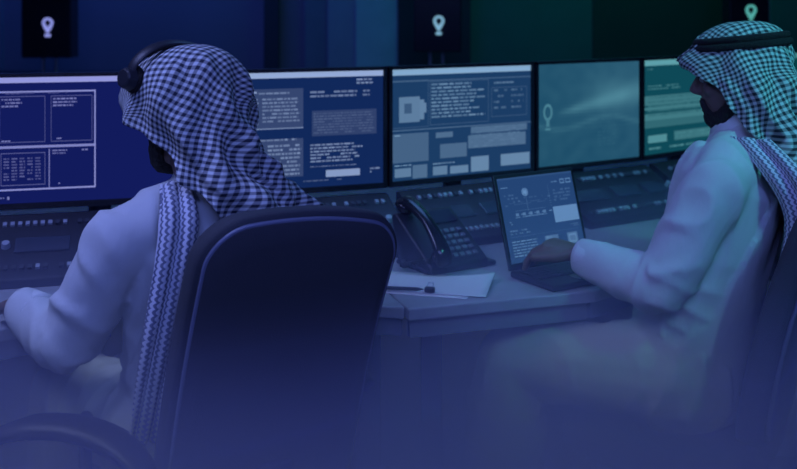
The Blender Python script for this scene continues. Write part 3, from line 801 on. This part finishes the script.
def strip(root, name, pts, widths, side, m, off, th=.006, waves=2):
    """hanging flap of the scarf"""
    P, Wd = [], []; pts = [V(p)-off for p in pts]; n = len(pts)
    for i in range(n-1):
        p0,p1,p2,p3 = pts[max(i-1,0)],pts[i],pts[i+1],pts[min(i+2,n-1)]
        for k in range(8):
            t = k/8; P.append(.5*((2*p1)+(p2-p0)*t+(2*p0-5*p1+4*p2-p3)*t*t+(3*p1-p0-3*p2+p3)*t**3)); Wd.append(widths[i]+(widths[i+1]-widths[i])*t)
    P.append(pts[-1]); Wd.append(widths[-1])
    side = V(side).normalized(); NC = 22; vs, fs, uv = [], [], []; L = 0
    for j, p in enumerate(P):
        if j: L += (p-P[j-1]).length
        t = (P[min(j+1,len(P)-1)]-P[max(j-1,0)]).normalized(); nrm = side.cross(t).normalized()
        for i in range(NC+1):
            u = i/NC-.5
            vs.append(p+side*u*Wd[j]+nrm*(.006*math.sin(u*waves*2*PI+L*9)+.004*noise.noise(V((u*3,L*7,1))))); uv.append((u*Wd[j], L))
    for j in range(len(P)-1):
        for i in range(NC): a = j*(NC+1)+i; fs.append((a,a+1,a+NC+2,a+NC+1))
    me = bpy.data.meshes.new(name); me.from_pydata(vs, [], fs); ul = me.uv_layers.new(name='UVMap')
    for lp in me.loops: ul.data[lp.index].uv = uv[lp.vertex_index]
    return link_me(name, solid(me, th), m, root, smooth=True)

# ---- man on the left, seen from behind, wearing a headset
y1 = R(27); f1 = V((-math.sin(y1), math.cos(y1), 0))
J = dict(neck=V((-.375,1.985,1.04)), hips=V((-.385,2.05,.575)), head=V((-.422,1.995,1.193)),
 shL=V((-.530,1.90,.957)), elL=V((-.635,1.93,.77)), wrL=V((-.765,2.03,.797)), tipL=V((-.80,2.19,.775)),
 shR=V((-.235,2.05,.945)), elR=V((-.17,2.13,.81)), wrR=V((-.38,2.28,.805)), tipR=V((-.50,2.38,.79)),
 nrL=V((0,0,1)), nrR=V((0,0,1)), curlL=V((.25,.3,.2)), curlR=V((.25,.3,.2)),
 hjL=V((-.485,1.99,.565)), hjR=V((-.31,2.09,.565)), knL=V((-.74,2.26,.545)), knR=V((-.44,2.48,.555)),
 anL=V((-.77,2.32,.09)), anR=V((-.46,2.53,.09)), toeL=V((-.85,2.5,0)), toeR=V((-.52,2.7,0)))
for k in ('nrL','nrR','curlL','curlR'): J[k] = J[k]
root1, C1, HM1, off1, l1, _ = person('person', 'man in white robe, checked headscarf and headset, sitting back to us in the left chair', J, f1, R(50), R(-6))
rows = [(.134,.0,.0,-.012,180,180,0),(.130,.036,.046,-.012,180,180,0),(.114,.068,.086,-.012,180,180,0),(.088,.092,.114,-.008,180,180,0),(.058,.106,.130,-.003,180,180,0),
 (.030,.112,.136,.0,179,179,0),(.005,.115,.136,0,128,150,0),(-.03,.112,.134,-.006,94,132,0),(-.065,.106,.133,-.016,78,128,.002),(-.10,.104,.132,-.024,68,124,.006),
 (-.128,.115,.134,-.03,64,116,.014),(-.152,.132,.142,-.034,52,108,.030),(-.18,.160,.152,-.034,42,100,.042),(-.225,.180,.160,-.03,36,90,.05),(-.29,.19,.168,-.02,34,80,.05)]
scarf(root1, C1, HM1, rows, M['scarf'], 1.7, 1.0, 'x', .45, brim=.018, pole=R(38))
strip(root1, 'scarf_tail', [(-.425,1.90,1.07),(-.405,1.845,1.01),(-.412,1.825,.92),(-.435,1.83,.80),(-.462,1.86,.68),(-.485,1.89,.58)], [.05,.072,.068,.062,.058,.05], (.86,.35,0), M['border'], off1)

# headset worn by him
t = thing('headset', 'black over-ear headset worn over the left man\'s checked headscarf', 'headset', (-.43,2.0,1.2))
O = V((-.43,2.0,1.2))
c1, c2, ap = V((-.518,1.925,1.272))-O, V((-.372,2.105,1.235))-O, V((-.425,2.0,1.332))-O
mid = (c1+c2)/2; ax = (c1-c2)/2; upv = ap-mid
pts = [mid+ax*math.cos(a)*1.0+upv*math.sin(a) for a in [PI*k/24 for k in range(25)]]
b = NB(); tube(b, pts, [(.013,.004)]*25, side=ax.cross(upv), seg=12); hb = link_bm('headband', b, M['black'], t, smooth=True)
b = NB(); tube(b, [mid+ax*math.cos(a)*.965+upv*math.sin(a)*.965 for a in [PI*(.2+.6*k/16) for k in range(17)]], [(.015,.005)]*17, side=ax.cross(upv), seg=12); link_bm('headband_pad', b, M['cord'], hb, smooth=True)
for c, s in ((c1,1),(c2,-1)):
    n = ax.normalized()*s
    b = NB(); cyl(b, c-n*.006-V((0,0,.006)), c+n*.016-V((0,0,.006)), .025, .020, 8); e = link_bm('ear_cup', b, M['black'], t, bevel=.004)
    b = NB(); cyl(b, c-n*.018-V((0,0,.006)), c-n*.004-V((0,0,.006)), .027, .027, 28); link_bm('ear_pad', b, M['cord'], e, bevel=.005)

# ---- man on the right, in profile at the laptop
y2 = R(60); f2 = V((-math.sin(y2), math.cos(y2), 0))
J = dict(neck=V((.805,2.325,1.095)), hips=V((.675,2.365,.575)), head=V((.800,2.335,1.238)),
 shL=V((.700,2.185,1.02)), elL=V((.578,2.195,.798)), wrL=V((.428,2.352,.822)), tipL=V((.335,2.43,.838)),
 shR=V((.86,2.47,1.02)), elR=V((.90,2.50,.79)), wrR=V((.70,2.53,.715)), tipR=V((.56,2.56,.70)),
 nrL=V((-.1,0,1)), nrR=V((0,0,1)), curlL=V((.62,.45,.3)), curlR=V((.25,.4,.3)),
 hjL=V((.632,2.29,.565)), hjR=V((.715,2.44,.565)), knL=V((.27,2.41,.565)), knR=V((.36,2.60,.565)),
 anL=V((.24,2.43,.09)), anR=V((.34,2.63,.09)), toeL=V((.05,2.5,0)), toeR=V((.15,2.7,0)))
root2, C2, HM2, off2, l2, _ = person('person', 'bearded man in white robe, headscarf and black head cord, in profile typing on the laptop', J, f2, R(65), R(-3))
rows = [(.132,.0,.0,-.012,180,180),(.129,.030,.042,-.012,180,180),(.115,.056,.076,-.010,180,180),(.094,.074,.094,-.006,180,180),(.070,.083,.101,-.004,180,180),
 (.045,.090,.114,.0,179,179),(.020,.094,.116,0,140,140),(-.02,.098,.122,-.006,112,112),(-.06,.102,.130,-.014,104,104),(-.10,.106,.138,-.022,95,98),
 (-.13,.120,.150,-.028,84,95),(-.16,.152,.165,-.032,74,92),(-.19,.185,.175,-.034,66,88),(-.24,.205,.185,-.035,58,80),(-.30,.215,.19,-.035,52,75)]
scarf(root2, C2, HM2, rows, M['scarf2'], 4.1, 1.0, 'y', .35, brim=.028)
b = NB()
for zz, sc_ in ((.078,1.0),(.093,.95)):
    lp = [C2 + HM2 @ V((.086*sc_*math.sin(a), -.005-.106*sc_*math.cos(a), zz+.006*math.cos(a))) for a in [2*PI*k/48 for k in range(49)]]
    tube(b, lp, [.0085]*49, seg=10, cap=False)
link_bm('head_cord', b, M['cord'], root2, smooth=True)
strip(root2, 'scarf_tail', [(.775,2.205,1.115),(.825,2.135,1.04),(.862,2.12,.95),(.848,2.13,.84),(.825,2.14,.74)], [.09,.10,.09,.08,.07], (.55,-.5,0), M['border'], off2)

# ------------------------------------------------------------------ light
def area(name, loc, tgt, size, power, col, sy=None, spread=180):
    L = bpy.data.lights.new(name, 'AREA'); L.shape = 'RECTANGLE'; L.size = size; L.size_y = sy or size; L.energy = power; L.color = col; L.spread = R(spread)
    o = bpy.data.objects.new(name, L); COL.objects.link(o); o.location = loc
    o.rotation_euler = (V(tgt)-V(loc)).to_track_quat('-Z', 'Y').to_euler(); return o
BLUE = (.30,.37,1.0); TEAL = (.10,.80,.90); MID = (.12,.30,.85)
area('ceiling_lamp_left', (-1.4,1.6,2.8), (-.6,2.0,.9), 1.0, 10.5, BLUE, spread=85)
area('ceiling_lamp_middle', (.2,3.4,2.8), (.2,3.2,0), 1.0, 7, MID, spread=120)
area('teal_spot_right', (1.7,.7,2.7), (.85,2.35,1.33), .3, 1.3, TEAL, spread=34)  # added narrow spot, tints the right man's head and shoulder teal
area('rear_fill', (.3,-.6,2.8), (.3,1.6,.5), 2.4, 24, (.19,.27,1.0), .6, spread=110)  # added fill behind the camera, brightens the low scatter layer and chair back
area('under_desk_fill', (.2,3.3,.66), (.2,2.4,.0), 2.0, 5, (.10,.16,1.0), .1)  # invented fill, lifts the floor and legs below the desk to blue
area('wall_fill_left', (-1.6,5.0,2.8), (-1.4,5.7,1.4), 1.4, 13, (.05,.17,1.0), .2)  # added fill, brings the left back wall up to blue
area('wall_fill_right', (1.3,5.0,2.8), (1.0,5.7,1.4), 1.4, 7.5, (.01,.6,.5), .2)  # added fill, gives the right back wall its teal tone
w = bpy.data.worlds.new('world'); sc.world = w; w.use_nodes = True
w.node_tree.nodes['Background'].inputs[0].default_value = (.10,.15,1.0,1); w.node_tree.nodes['Background'].inputs[1].default_value = .12

nt = w.node_tree
g = nt.nodes.new('ShaderNodeNewGeometry'); sx = nt.nodes.new('ShaderNodeSeparateXYZ'); nt.links.new(g.outputs['Position'], sx.inputs[0])
mr = nt.nodes.new('ShaderNodeMapRange'); mr.inputs['From Min'].default_value = .91; mr.inputs['From Max'].default_value = 0
mr.inputs['To Min'].default_value = 0; mr.inputs['To Max'].default_value = 7.6
nt.links.new(sx.outputs[2], mr.inputs['Value'])
vsn = nt.nodes.new('ShaderNodeVolumeScatter'); vsn.inputs['Color'].default_value = (.50,.54,1,1); nt.links.new(mr.outputs[0], vsn.inputs['Density'])  # added scatter layer near the floor, imitates a graphic fade to blue
nt.links.new(vsn.outputs[0], nt.nodes['World Output'].inputs['Volume'])
